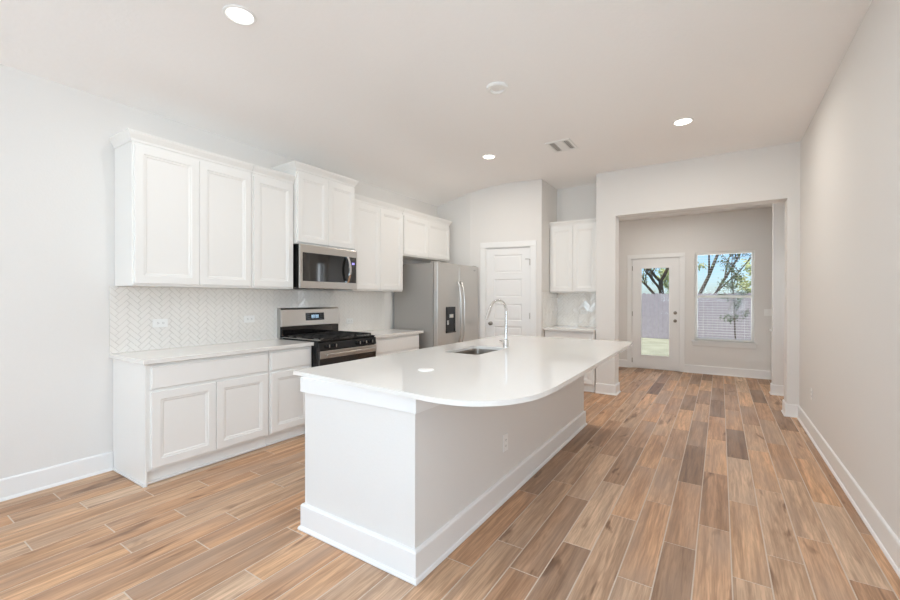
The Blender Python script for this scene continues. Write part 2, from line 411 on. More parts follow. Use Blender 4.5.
# ------------------------------------------------------------------ ceiling fittings
def downlight(x, y, z, r, label, lens, watt, tint=(1, .94, .86), drop=0):
    t = thing('recessed_light', label, 'ceiling light', (x, y, z), 0, 'recessed ceiling lights')
    obj('trim_ring', lathe([(r*.8, -.001), (r*.97, -.001), (r, -.004), (r*.97, -.008), (r*.84, -.010), (r*.795, -.004), (r*.8, -.001)], (x, y, z), cap=False), M['plastic'], t, smooth=True)
    obj('lens', lathe([(0, -.0035), (r*.79, -.0035), (r*.79, -.001), (0, -.001)], (x, y, z)), lens, t, smooth=True)
    l = lamp('bulb', 'AREA', (x, y, z-.02), (0, 0, -1), watt, tint, shape='DISK', size=r*1.5)
    l.parent = t; l.location = (0, 0, -.02)
downlight(-2.553, 1.471, ZC, .098, 'large bright round recessed light nearest the camera, above the left cabinets', M['lens_near'], DOWN_W*.6, (1, .98, .95))
downlight(-2.45, 4.646, ZC, .088, 'small glowing recessed light above the refrigerator end of the kitchen', M['lens'], DOWN_W)
downlight(-.322, 4.79, ZC, .096, 'glowing recessed light on the right in front of the wide opening', M['lens'], DOWN_W)
downlight(-.7, 7.55, ZF, .09, 'unseen added light in the far room ceiling, behind the opening header', M['lens'], 12, (1, .95, .88))  # unseen fixture, added to brighten the far room walls
for lx, ly in ((-.322, 1.47), (-.322, -1.9), (-2.55, -1.9)):     # the same grid of lights goes on above and behind the camera
    downlight(lx, ly, ZC, .096, 'recessed light of the living side, above or behind the camera', M['lens_near'], 14 if ly > 0 else 14, (.86, .93, 1))
t = thing('smoke_detector', 'white round unlit ceiling disc with a raised rim above the island', 'smoke detector', (-1.592, 3.162, ZC))
obj('rim', lathe([(.055, -.001), (.092, -.001), (.092, -.012), (.084, -.022), (.062, -.024), (.055, -.016), (.055, -.001)], (-1.592, 3.162, ZC), cap=False), M['plastic'], t, smooth=True)
obj('centre_disc', lathe([(0, -.012), (.05, -.012), (.054, -.008), (.054, -.001), (0, -.001)], (-1.592, 3.162, ZC)), M['plastic'], t, smooth=True)
vx0, vx1, vy0, vy1 = -1.70, -1.42, 4.60, 4.96
t = thing('ceiling_vent', 'white rectangular louvred air vent in the kitchen ceiling', 'air vent', (-1.56, 4.78, ZC))
obj('frame', B((vx0, vx1, vy0, vy0+.03, ZC-.009, ZC), (vx0, vx1, vy1-.03, vy1, ZC-.009, ZC), (vx0, vx0+.03, vy0+.03, vy1-.03, ZC-.009, ZC), (vx1-.03, vx1, vy0+.03, vy1-.03, ZC-.009, ZC),
    (vx0+.09, vx0+.1, vy0+.03, vy1-.03, ZC-.007, ZC), (vx1-.1, vx1-.09, vy0+.03, vy1-.03, ZC-.007, ZC)), M['plastic'], t, bevel=.002)
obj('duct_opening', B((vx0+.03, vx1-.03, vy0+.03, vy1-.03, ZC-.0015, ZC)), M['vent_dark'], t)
bm = bmesh.new()
for i in range(11):
    y = vy0+.045+i*.027
    extrude_poly([(vx0+.1, y, ZC-.002), (vx0+.1, y+.018, ZC-.008), (vx0+.1, y+.019, ZC-.007), (vx0+.1, y+.001, ZC-.001)], (.08, 0, 0), bm)
for sx, sg in ((vx0+.032, 1), (vx1-.088, -1)):
    for i in range(3):
        x = sx+i*.019
        extrude_poly([(x, vy0+.03, ZC-.002), (x+.012, vy0+.03, ZC-.008), (x+.013, vy0+.03, ZC-.007), (x+.001, vy0+.03, ZC-.001)], (0, .30, 0), bm)
obj('louvre', bm, M['plastic'], t)

# ------------------------------------------------------------------ left wall: upper cabinets (local x runs toward the camera, local y away from the wall)
def upper(name, label, ya, yb, z0, z1, zc, d, ndoor, sides, rot=-PI/2, base=None, group=None, proj=.036):
    """ya<yb along the wall; box depth d, doors on its face"""
    w_ = yb-ya
    loc = base or (XL+.002, yb, 0)
    t = thing(name, label, 'cabinet', (loc[0], loc[1], z0), rot, group)
    L = dict(local=True)
    o = Matrix()
    def sh(bm, dz=-z0):
        bmesh.ops.translate(bm, vec=(0, 0, dz), verts=bm.verts); return bm
    g_ = .0015
    obj('body', sh(B((g_, w_-g_, 0, d, z0, z1))), M['white'], t, local=True, bevel=.0015)
    rv = .012
    dw = (w_-2*rv)/ndoor
    for i in range(ndoor):
        obj('door', sh(shaker(rv+i*dw+.0018, rv+(i+1)*dw-.0018, z0+.018, z1-.035, d)), M['white'], t, local=True)
    obj('crown_moulding', sh(crown(g_, w_-g_, d+.001, zc, sides, proj=proj)), M['white'], t, local=True)
    return t
D = .33
upper('upper_cabinet', 'white two-door upper cabinet nearest the camera on the left wall', 1.288, 2.232, 1.445, 2.535, 2.60, D, 2, (0, 1), group=None)
upper('upper_cabinet', 'white single-door upper cabinet directly left of the microwave', 2.232, 2.683, 1.445, 2.535, 2.60, D, 1, (0, 0))
upper('upper_cabinet', 'white raised two-door upper cabinet above the microwave', 2.687, 3.497, 1.915, 2.68, 2.745, D+.035, 2, (1, 1))
upper('upper_cabinet', 'white tall two-door upper cabinet between microwave and refrigerator', 3.501, 4.43, 1.445, 2.535, 2.60, D, 2, (0, 0))
upper('upper_cabinet', 'white short two-door cabinet above the stainless refrigerator', 4.432, 5.60, 1.945, 2.535, 2.60, D, 2, (1, 0))
upper('upper_cabinet', 'white two-door upper cabinet in the alcove beside the pantry', 0, .735, 1.445, 2.49, 2.545, .345, 2, (0, 0), rot=PI, base=(-1.512, 6.648, 0), proj=.02)

# ------------------------------------------------------------------ base cabinets
def base_cab(label, w_, loc, rot, fronts, d=.58, end=None):
    t = thing('base_cabinet', label, 'cabinet', loc, rot)
    bm = B((.0015, w_-.0015, .0, d, .105, .874), (.0015, w_-.0015, 0, d-.045, .002, .105))
    obj('body', bm, M['white'], t, local=True, bevel=.0015)
    obj('toe_moulding', B((.0015, w_-.0015, d-.045, d-.027, .002, .022)), M['trim'], t, local=True, bevel=.006)
    for kind, x0, x1, z0, z1 in fronts:
        if kind == 'door': obj('door', shaker(x0, x1, z0, z1, d), M['white'], t, local=True)
        else: obj('drawer', slab_front(x0, x1, z0, z1, d), M['white'], t, local=True)
    if end:
        obj('end_panel', B((end, end+.014, 0, d+.004, .002, .874)), M['white'], t, local=True, bevel=.0015)
        obj('corner_moulding', B((end+.0145, end+.026, 0, d+.004, .002, .020)), M['trim'], t, local=True, bevel=.005)
    return t
xa = XL+.002
w1 = 2.243-1.292
base_cab('white base cabinet with one wide drawer over two doors, nearest the camera', w1, (xa, 2.243, 0), -PI/2,
         [('drawer', .018, w1-.022, .695, .852), ('door', .018, w1/2-.003, .125, .672), ('door', w1/2+.002, w1-.022, .125, .672)], end=w1)
base_cab('white base cabinet with one drawer and one door, left of the range', .468, (xa, 2.713, 0), -PI/2,
         [('drawer', .024, .452, .695, .852), ('door', .024, .452, .125, .672)])
base_cab('white base cabinet with a drawer between the range and the refrigerator', .945, (xa, 4.478, 0), -PI/2,
         [('drawer', .018, .927, .695, .852), ('door', .018, .47, .125, .672), ('door', .474, .927, .125, .672)])
base_cab('white base cabinet in the alcove beside the pantry', .74, (-1.507, 6.648, 0), PI,
         [('drawer', .018, .725, .695, .852), ('door', .018, .368, .125, .672), ('door', .372, .725, .125, .672)], d=.56)

def slab(name, label, poly, z0=.880, z1=.914):
    o = obj(name, prism(poly, z0, z1), M['quartz'], bevel=.003)
    return tag(o, label, 'countertop')
slab('countertop', 'white quartz countertop on the base cabinets left of the range', [(XL+.001, 1.255), (-3.392, 1.255), (-3.392, 2.714), (XL+.001, 2.714)])
slab('countertop', 'short white quartz countertop between the range and the refrigerator', [(XL+.001, 3.530), (-3.392, 3.530), (-3.392, 4.535), (XL+.001, 4.535)])
slab('countertop', 'small white quartz countertop in the alcove beside the pantry', [(-2.249, 6.649), (-2.249, 6.02), (-1.499, 6.02), (-1.499, 6.649)])

# ------------------------------------------------------------------ herringbone tile backsplashes
def clip(poly, u0, u1, v0, v1):
    for ax, lim, sg in ((0, u0, 1), (0, u1, -1), (1, v0, 1), (1, v1, -1)):
        out = []
        for i in range(len(poly)):
            a, b = poly[i-1], poly[i]; da = (a[ax]-lim)*sg; db = (b[ax]-lim)*sg
            if (da >= 0) != (db >= 0):
                s = da/(da-db); out.append((a[0]+s*(b[0]-a[0]), a[1]+s*(b[1]-a[1])))
            if db >= 0: out.append(b)
        poly = out
        if len(poly) < 3: return None
    return poly
def herring(u0, u1, v0, v1, place, W=.036, n=3, tilt=.014, bm=None, seed=1):
    """place(u, v, h) -> 3d point, h = height above the wall"""
    bm = bm or bmesh.new(); g_ = .001; rnd = random.Random(seed)
    c, s = math.cos(PI/4), math.sin(PI/4)
    R = int(max(u1-u0, v1-v0)/W)+8
    cu, cv = (u0+u1)/2, (v0+v1)/2
    for k in range(-R, R):
        for b in range(-R//(2*n)-2, R//(2*n)+3):
            for (x0, x1, y0, y1) in ((k, k+n, k, k+1), (k, k+1, k+1, k+1+n)):
                x0_, x1_ = (x0+2*n*b)*W+g_, (x1+2*n*b)*W-g_; y0_, y1_ = y0*W+g_, y1*W-g_
                q = [(cu+c*x-s*y, cv+s*x+c*y) for x, y in ((x0_, y0_), (x1_, y0_), (x1_, y1_), (x0_, y1_))]
                mu = sum(p[0] for p in q)/4; mv = sum(p[1] for p in q)/4
                if mu < u0-.1 or mu > u1+.1 or mv < v0-.1 or mv > v1+.1: continue
                ta, tb = rnd.uniform(-tilt, tilt), rnd.uniform(-tilt, tilt)
                q = clip(q, u0, u1, v0, v1)
                if not q: continue
                lo = [bm.verts.new(place(u, v, .004)) for u, v in q]
                uu_ = sum(p[0] for p in q)/len(q); vv_ = sum(p[1] for p in q)/len(q)
                e = .965
                hi = [bm.verts.new(place(uu_+(u-uu_)*e, vv_+(v-vv_)*e, .009+ta*(u-mu)+tb*(v-mv))) for u, v in q]
                bm.faces.new(hi)
                for i in range(len(q)): bm.faces.new((lo[i], lo[(i+1) % len(q)], hi[(i+1) % len(q)], hi[i]))
    return bm
def backsplash(label, faces, seed, **kw):
    bmt = bmesh.new(); bmg = bmesh.new()
    for u0, u1, v0, v1, place in faces:
        herring(u0, u1, v0, v1, place, bm=bmt, seed=seed, **kw)
        a = [place(u, v, .001) for u, v in ((u0, v0), (u1, v0), (u1, v1), (u0, v1))]
        extrude_poly(a, Vector(place(u0, v0, .006))-Vector(place(u0, v0, .001)), bmg)
    t = thing('tile_backsplash', label, 'backsplash', tuple(a[0]))
    obj('grout_bed', bmg, M['grout'], t)
    obj('herringbone_tile', bmt, M['tile'], t)
backsplash('white herringbone tile backsplash on the left wall behind counter and range', [(1.255, 4.43, .9145, 1.4435, lambda u, v, h: (XL+h, u, v))], 3)
backsplash('glossy white herringbone tile backsplash lining the alcove beside the pantry',
           [(-2.247, -1.499, .9145, 1.4435, lambda u, v, h: (u, 6.65-h, v)), (5.99, 6.638, .9145, 1.4435, lambda u, v, h: (-2.25+h, u, v))], 4, tilt=.04, W=.04)

# ------------------------------------------------------------------ outlets
def outlet(label, loc, nrm, horizontal=False, gangs=1, name='wall_outlet', cat='outlet', group=None):
    t = thing(name, label, cat, loc, math.atan2(nrm[1], nrm[0])-PI/2, group)     # local +y leaves the wall
    hw, hh = (.057, .035) if horizontal else (.035+.023*(gangs-1), .057)
    obj('cover_plate', B((-hw, hw, 0.0005, .006, -hh, hh)), M['plastic'], t, local=True, bevel=.0025)
    if name == 'light_switch':
        for i in range(gangs):
            cx = (i-(gangs-1)/2)*.046
            obj('rocker', B((cx-.016, cx+.016, .006, .010, -.033, .033)), M['plastic'], t, local=True, bevel=.002)
        return t
    for s in (-1, 1):
        cx, cz = (s*.02, 0) if horizontal else (0, s*.02)
        bm = lathe([(0, .0065), (.0145, .0065), (.0155, .0055), (0, .0055)], (cx, 0, cz), (0, 1, 0), 20)
        o = obj('socket', bm, M['plastic'], t, local=True, smooth=True)
        bs = B((cx-.0065, cx-.0045, .0065, .0072, cz-.004, cz+.005), (cx+.0045, cx+.0065, .0065, .0072, cz-.004, cz+.005))
        lathe([(0, .0072), (.0026, .0072), (.0026, .0065), (0, .0065)], (cx, 0, cz-.009), (0, 1, 0), 8, bm=bs)
        if horizontal:
            bmesh.ops.rotate(bs, cent=(cx, 0, cz), matrix=Matrix.Rotation(PI/2, 3, 'Y'), verts=bs.verts)
        obj('slot', bs, M['slot'], o, local=True)
    return t
outlet('white horizontal outlet on the backsplash nearest the camera, below the two-door cabinet', (XL+.0095, 1.603, 1.138), (1, 0), True)
outlet('white horizontal outlet on the backsplash just left of the range', (XL+.0095, 2.40, 1.14), (1, 0), True)
outlet('white horizontal outlet on the backsplash right of the range', (XL+.0095, 3.76, 1.06), (1, 0), True)
outlet('white horizontal outlet on the glossy alcove tiles', (-1.805, 6.64, 1.142), (0, -1), True)
outlet('white upright outlet on the right wall near the floor', (XR-.0005, 5.34, .42), (-1, 0))
outlet('white three-gang light switch beside the far window, cut off by the wall end', (.70, YF-.0005, 1.125), (0, -1), gangs=3, name='light_switch', cat='light switch')

# ------------------------------------------------------------------ island
IX0, IX1, IY0, IY1 = -2.035, -1.22, 1.565, 4.49
t = thing('kitchen_island', 'long island base with grey painted sides and tall white baseboard', 'kitchen island', ((IX0+IX1)/2, (IY0+IY1)/2, 0))
obj('body', B((IX0, IX1, IY0, IY0+.10, .002, .8895), (IX0, IX1, IY1-.1, IY1, .002, .8895), (IX1-.12, IX1, IY0+.1, IY1-.1, .002, .8895), (IX0, IX0+.02, IY0+.1, IY1-.1, .002, .8895), (IX0+.02, IX1-.12, IY0+.1, IY1-.1, .1, .12)), M['wall'], t)
ring = [(IX0, IY0), (IX1, IY0), (IX1, IY1), (IX0, IY1)]
obj('baseboard', sweep(ring, [(0, .002), (.03, .002), (.03, .008), (.025, .02), (.018, .024), (.018, .14), (.012, .15), (0, .152)], True), M['trim'], t)
obj('top_trim', sweep(ring, [(0, .806), (.019, .806), (.019, .8895), (0, .8895)], True), M['trim'], t, bevel=.002)
outlet('white upright outlet on the island side facing the open floor', (IX1+.0005, 2.553, .376), (1, 0))

# countertop with rounded bar corner and sink cut-out
arc = []
pts = [(-1.10, 1.495), (-1.0, 1.498), (-.90, 1.525), (-.80, 1.60), (-.725, 1.725), (-.695, 1.86), (-.685, 2.05)]
def catmull(p, n=5):
    out = []
    for i in range(1, len(p)-2):
        for k in range(n):
            s = k/n; a, b, c, d = p[i-1], p[i], p[i+1], p[i+2]
            out.append(tuple(.5*((2*b[j])+(-a[j]+c[j])*s+(2*a[j]-5*b[j]+4*c[j]-d[j])*s*s+(-a[j]+3*b[j]-3*c[j]+d[j])*s**3) for j in (0, 1)))
    out.append(p[-2]); return out
curve = catmull([(-1.4, 1.52)]+pts+[(-.69, 2.4)])
outer = [(-2.163, 1.578)]+curve+[(-.725, 4.30)]
for k in range(1, 5):
    a = k/5*PI/2; outer.append((-.745+.02*math.cos(a), 4.30+.02*math.sin(a)))
outer += [(-.745, 4.56), (-2.19, 4.56)]
SX0, SX1, SY0, SY1 = -1.90, -1.575, 2.81, 3.34
def rrect(x0, x1, y0, y1, r, n=5):
    o = []
    for cx, cy, a0 in ((x1-r, y1-r, 0), (x0+r, y1-r, 90), (x0+r, y0+r, 180), (x1-r, y0+r, 270)):
        for k in range(n+1):
            a = math.radians(a0+90*k/n); o.append((cx+r*math.cos(a), cy+r*math.sin(a)))
    return o
def holed(outer, hole, z0, z1):
    bm = bmesh.new()
    def face_loops(z):
        vo = [bm.verts.new((x, y, z)) for x, y in outer]; vh = [bm.verts.new((x, y, z)) for x, y in hole]
        es = [bm.edges.new((vo[i-1], vo[i])) for i in range(len(vo))]+[bm.edges.new((vh[i-1], vh[i])) for i in range(len(vh))]
        bmesh.ops.triangle_fill(bm, use_beauty=True, use_dissolve=False, edges=es)
        return vo, vh
    o1, h1 = face_loops(z0); o2, h2 = face_loops(z1)
    for a, b in ((o1, o2), (h1, h2)):
        for i in range(len(a)): bm.faces.new((a[i-1], a[i], b[i], b[i-1]))
    return bm
ct = obj('countertop', holed(outer, rrect(SX0, SX1, SY0, SY1, .035), .890, .914), M['quartz'])
tag(ct, 'large white quartz island countertop with a rounded seating corner', 'countertop')

t = thing('sink', 'stainless undermount sink bowl set in the island countertop', 'sink', ((SX0+SX1)/2, (SY0+SY1)/2, .70))
bm = bmesh.new()
lo = [(.0, .8895), (-.012, .8895), (-.008, .86), (0, .74), (.012, .712), (.045, .700)]
prev = None
rings = []
for ins, z in [(-.018, .8895), (.0, .8895), (.004, .86), (.010, .745), (.022, .715), (.05, .702)]:
    q = rrect(SX0-.002+ins, SX1+.002-ins, SY0-.002+ins, SY1+.002-ins, .05)
    r = [bm.verts.new((x, y, z)) for x, y in q]
    if prev:
        for i in range(len(r)): bm.faces.new((prev[i-1], prev[i], r[i], r[i-1]))
    prev = r
bm.faces.new(prev)
bo = obj('bowl', bm, M['sink'], t, smooth=True)
sd = bo.modifiers.new('thickness', 'SOLIDIFY'); sd.thickness = .0015; sd.offset = 1
obj('drain', lathe([(0, .004), (.012, .004), (.016, .006), (.04, .006), (.045, .002), (.045, .0005)], ((SX0+SX1)/2, (SY0+SY1)/2, .702)), M['chrome'], t, smooth=True)

fx, fy = -1.63, 3.43
t = thing('faucet', 'tall chrome gooseneck faucet standing behind the island sink', 'faucet', (fx, fy, .914))
obj('base', lathe([(0, .001), (.030, .001), (.030, .006), (.026, .012), (.025, .055), (.022, .062), (.016, .066)], (fx, fy, .914)), M['chrome'], t, smooth=True)
dx, dy = -.09, -.215; dl = math.hypot(dx, dy); ux, uy = dx/dl, dy/dl
Rn = .096; zc_ = 1.238
neck = [(fx, fy, .97), (fx, fy, 1.08), (fx, fy, zc_)]
for k in range(1, 14):
    a = math.radians(155)*k/13
    q = Rn*(1-math.cos(a)); neck.append((fx+ux*q, fy+uy*q, zc_+Rn*math.sin(a)))
obj('gooseneck', tube(neck, .0125, seg=14), M['chrome'], t, smooth=True)
e1 = Vector(neck[-1]); ed = Vector((ux*.42, uy*.42, -.907)); e2 = e1+ed*.12
obj('spray_head', tube([e1-ed*.004, e1+ed*.02, e2], [.0135, .0145, .0155], seg=16), M['chrome'], t, smooth=True)
hv = Vector((-.75, -.66, 0)).normalized()
obj('handle', tube([Vector((fx, fy, .958))+hv*.02, Vector((fx, fy, .960))+hv*.035, Vector((fx, fy, .97))+hv*.06], [.012, .011, .008], seg=12), M['chrome'], t, smooth=True)
o = obj('counter_cap', lathe([(0, .0065), (.046, .0065), (.050, .004), (.051, .0005), (0, .0005)], (-1.507, 2.04, .914)), M['plastic'], smooth=True)
tag(o, 'flat white round cap on the island countertop, near its front', 'outlet cap')

# ------------------------------------------------------------------ range
RY0, RY1 = 2.72, 3.525
t = thing('gas_range', 'stainless and black gas range between the left base cabinets', 'range', (XL+.35, 3.10, 0))
xf = -3.345
obj('body', B((XL+.02, xf, RY0, RY1, .03, .915)), M['black'], t, bevel=.003)
for x in (XL+.08, xf-.06):
    for y in (RY0+.05, RY1-.05): obj('foot', lathe([(0, .002), (.02, .002), (.02, .03), (0, .03)], (x, y, 0), seg=12), M['black'], t, smooth=True)
obj('cooktop', B((XL+.10, xf+.012, RY0+.001, RY1-.001, .9155, .930)), M['black'], t, bevel=.005)
for s in (0, 1):
    yy = RY0+.003+s*(RY1-RY0-.03)
    obj('side_trim', B((XL+.10, xf+.012, yy, yy+.024, .930, .936)), M['steel'], t, bevel=.002)
# backguard
obj('backguard', B((XL+.0105, XL+.075, RY0+.01, RY1-.01, .9305, 1.04)), M['glass_black'], t, bevel=.003)
bm = extrude_poly([(XL+.0105, RY0, 1.045), (XL+.085, RY0, 1.045), (XL+.07, RY0, 1.225), (XL+.055, RY0, 1.245), (XL+.0105, RY0, 1.245)], (0, RY1-RY0, 0))
cp = obj('control_panel', bm, M['steel'], t, bevel=.004)
obj('panel_end', B((XL+.0105, XL+.06, RY0-.004, RY0-.0005, .92, 1.245)), M['steel_dark'], cp)
dsp = obj('display', extrude_poly([(XL+.0835, 3.03, 1.10), (XL+.0765, 3.03, 1.185), (XL+.0775, 3.03, 1.185), (XL+.0845, 3.03, 1.10)], (0, .26, 0)), M['display'], cp)
bm = bmesh.new()
for i, sx_ in enumerate((3.11, 3.135, 3.165, 3.19)):
    for (a, b, c, d_) in ((0, .014, .034, .037), (0, .014, .017, .02), (0, .014, 0, .003), (0, .003, 0, .037), (.011, .014, 0, .037)):
        if (i, a, c) in ((0, 0, .034),): continue
        B((XL+.079, XL+.0845, sx_+a, sx_+b, 1.125+c, 1.125+d_), bm=bm)
obj('digits', bm, M['digits'], dsp)
for i in range(3):
    for sy in (3.05, 3.225):
        obj('button', B((XL+.079, XL+.0855-.0012*i*0, sy+.005, sy+.04, 1.115+i*.024, 1.121+i*.024)), M['slot'], dsp)
# grates
for gy in (RY0+.035, RY0+.285, RY0+.53):
    wv = .235
    bm = bmesh.new(); x0, x1 = XL+.13, xf-.015; z0, z1 = .945, .957
    B((x0, x1, gy, gy+.012, z0, z1), (x0, x1, gy+wv-.012, gy+wv, z0, z1), (x0, x0+.012, gy, gy+wv, z0, z1), (x1-.012, x1, gy, gy+wv, z0, z1), bm=bm)
    B((x0, x1, gy+wv/2-.005, gy+wv/2+.005, z0, z1), bm=bm)
    for q in (.25, .5, .75): B((x0+(x1-x0)*q-.005, x0+(x1-x0)*q+.005, gy, gy+wv, z0, z1), bm=bm)
    for xx in (x0, x1-.012):
        for yy in (gy, gy+wv-.012): B((xx, xx+.012, yy, yy+.012, .9302, z0), bm=bm)
    obj('burner_grate', bm, M['iron'], t)
for bx_, by_, br in ((-3.80, 2.86, .04), (-3.50, 2.86, .05), (-3.80, 3.34, .04), (-3.50, 3.34, .05), (-3.65, 3.10, .045)):
    b0 = obj('burner', lathe([(0, 0), (br, 0), (br, .006), (br*.8, .008), (0, .008)], (bx_, by_, .9302), seg=20), M['steel_dark'], t, smooth=True)
    obj('burner_cap', lathe([(0, .0085), (br*.75, .0085), (br*.75, .012), (br*.6, .014), (0, .014)], (bx_, by_, .9302), seg=20), M['iron'], b0, smooth=True)
# front
fp = obj('front_panel', extrude_poly([(xf+.0005, RY0, .828), (xf+.03, RY0, .828), (xf+.022, RY0, .905), (xf+.0005, RY0, .912)], (0, RY1-RY0, 0)), M['black'], t, bevel=.003)
for y in (RY0+.10, RY0+.19, RY1-.28, RY1-.185, RY1-.09):
    k = obj('knob', lathe([(0.0, .0), (.022, .0), (.022, .004), (.018, .008), (.017, .032), (.014, .035), (0, .035)], (xf+.024, y, .867), (1, 0, .06), 20), M['black'], fp, smooth=True)
    obj('pointer', B((xf+.045, xf+.0615, y-.0035, y+.0035, .855, .885)), M['steel'], k)
dr = obj('oven_door', B((xf+.0005, xf+.030, RY0+.004, RY1-.004, .235, .824)), M['glass_black'], t, bevel=.004)
obj('door_band', B((xf+.0305, xf+.036, RY0+.004, RY1-.004, .748, .824)), M['steel'], dr, bevel=.002)
obj('door_band', B((xf+.0305, xf+.036, RY0+.004, RY1-.004, .235, .32)), M['steel'], dr, bevel=.002)
bm = B((xf+.066, xf+.086, RY0+.05, RY1-.05, .772, .800))
B((xf+.036, xf+.068, RY0+.07, RY0+.10, .776, .796), (xf+.036, xf+.068, RY1-.10, RY1-.07, .776, .796), bm=bm)
obj('oven_handle', bm, M['steel'], dr, bevel=.006, seg=3)
obj('storage_drawer', B((xf+.0005, xf+.03, RY0+.004, RY1-.004, .06, .228)), M['steel'], t, bevel=.004)

# ------------------------------------------------------------------ microwave
MX = -3.585; my0, my1, mz0, mz1 = 2.70, 3.49, 1.455, 1.911
t = thing('microwave', 'stainless over-the-range microwave hanging below the raised cabinet', 'microwave', (XL+.2, (my0+my1)/2, mz0))
obj('body', B((XL+.011, MX-.03, my0, my1, mz0+.006, mz1)), M['black'], t, bevel=.003)
dr = obj('door', B((MX-.0295, MX-.004, my0-.002, my1, mz0, mz1-.002)), M['steel'], t, bevel=.005)
obj('window', B((MX-.0038, MX-.001, my0+.03, my1-.155, mz0+.075, mz1-.085)), M['glass_black'], dr, bevel=.001)
pn = obj('control_panel', B((MX-.0038, MX-.001, my1-.1545, my1-.02, mz0+.075, mz1-.085)), M['glass_black'], dr)
obj('clock', B((MX-.0009, MX+.0002, my1-.085, my1-.045, mz1-.17, mz1-.145)), M['violet'], pn)
hp = []
for k in range(13):
    s = k/12*2-1; hp.append((MX+.012+.042*(1-s*s), my1-.165, (mz0+mz1)/2-.004+s*.148))
bm = bmesh.new(); prev = None
for (x, y, z) in hp:
    r = [bm.verts.new(p) for p in ((x, y-.016, z), (x+.009, y-.014, z), (x+.009, y+.014, z), (x, y+.016, z))]
    if prev:
        for i in range(4): bm.faces.new((prev[i-1], prev[i], r[i], r[i-1]))
    else: bm.faces.new(r)
    prev = r
bm.faces.new(prev)
B((MX-.001, MX+.014, my1-.178, my1-.152, mz0+.076, mz0+.092), (MX-.001, MX+.014, my1-.178, my1-.152, mz1-.101, mz1-.085), bm=bm)
obj('handle', bm, M['chrome'], dr, smooth=True)
obj('underside_vent', B((XL+.05, MX-.05, my0+.05, my1-.05, mz0+.001, mz0+.0055)), M['slot'], t)

# ------------------------------------------------------------------ refrigerator
FX, fy0, fy1, fz = -3.205, 4.60, 5.72, 1.85
FS = 5.15
t = thing('refrigerator', 'stainless side-by-side refrigerator with ice dispenser beside the pantry wall', 'refrigerator', (-3.6, (fy0+fy1)/2, 0))
obj('body', B((XL+.03, FX-.075, fy0, fy1, .03, fz-.012)), M['steel_dark'], t, bevel=.004)
obj('base_grille', B((FX-.07, FX-.03, fy0+.01, fy1-.01, .012, .09)), M['black'], t)
for y in (fy0+.06, fy1-.06): obj('hinge_cover', B((FX-.14, FX-.02, y-.04, y+.04, fz-.011, fz+.012)), M['steel_dark'], t, bevel=.006)
dd = []
for (a, b) in ((fy0-.002, FS-.003), (FS+.003, fy1)):
    dd.append(obj('door', B((FX-.068, FX, a, b, .10, fz)), M['steel'], t, bevel=.006, seg=2))
dz0, dz1, dy0_, dy1_ = .865, 1.235, 4.80, 5.045
obj('dispenser_frame', B((FX+.0005, FX+.006, dy0_, dy1_, dz0, dz1)), M['black'], dd[0], bevel=.003)
obj('dispenser_controls', B((FX+.0062, FX+.009, dy0_+.012, dy1_-.012, dz1-.10, dz1-.012)), M['display'], dd[0])
obj('ice_chute', B((FX+.0062, FX+.026, dy0_+.075, dy1_-.085, dz0+.215, dz0+.265)), M['steel'], dd[0], bevel=.004)
obj('water_lever', B((FX+.0062, FX+.018, dy0_+.02, dy0_+.055, dz0+.12, dz0+.18)), M['steel'], dd[0], bevel=.003)
obj('drip_tray', B((FX+.0062, FX+.024, dy0_+.01, dy1_-.01, dz0+.004, dz0+.018)), M['slot'], dd[0], bevel=.002)
for i, y in enumerate((FS-.045, FS+.05)):
    hp = []
    for k in range(17):
        s = k/16*2-1; hp.append((FX+.012+.052*(1-s**4), y, 1.13+s*.46))
    hp = [(FX+.0, y, 1.13-.46)]+hp+[(FX+.0, y, 1.13+.46)]
    obj('handle', tube(hp, .0135, seg=10), M['steel'], dd[i], smooth=True)
# small oval maker's mark, top right
bm = lathe([(0, 0), (.018, 0), (.018, .002), (0, .002)], (FX+.0003, 5.60, 1.785), (1, 0, 0), 20)
bmesh.ops.scale(bm, vec=(1, 1.9, .55), space=Matrix.Translation((-FX-.0003, -5.60, -1.785)), verts=bm.verts)
obj('badge', bm, M['steel_dark'], dd[1])

# ------------------------------------------------------------------ pantry door (door_1), local frame along the wall
def casing(bm, x0, x1, z1, y, cw=.085, t_=.017, z0=.001, head=0):
    B((x0-cw, x0, y, y-t_, z0, z1), (x1, x1+cw, y, y-t_, z0, z1), (x0-cw-head, x1+cw+head, y, y-t_-.002, z1, z1+cw), bm=bm); return bm
WMp = thing('pantry_frame', None, None, (P0[0], P0[1], 0), pa); bpy.data.objects.remove(WMp)
def pantry(bm): bmesh.ops.transform(bm, matrix=pw, verts=bm.verts); return bm
struct('trim_1', pantry(casing(bmesh.new(), DS0-.012, DS1+.012, DZ+.012, 0)), M['trim'], bevel=.003)
struct('trim_2', pantry(B((DS0-.0115, DS0-.002, .002, .118, .001, DZ+.0115), (DS1+.002, DS1+.0115, .002, .118, .001, DZ+.0115), (DS0-.002, DS1+.002, .002, .118, DZ+.002, DZ+.0115))), M['trim'])
bm = bmesh.new(); x0, x1, yf, yb_ = DS0, DS1, .012, .047
st = .125; zr = [.012, .22, .575, .68, .92, 1.01, 1.27, 1.375, 1.655, 1.755, 2.03, DZ]
B((x0, x0+st, yf, yb_, .012, DZ), (x1-st, x1, yf, yb_, .012, DZ), bm=bm)
for i in range(0, 12, 2): B((x0+st, x1-st, yf, yb_, zr[i], zr[i+1]), bm=bm)
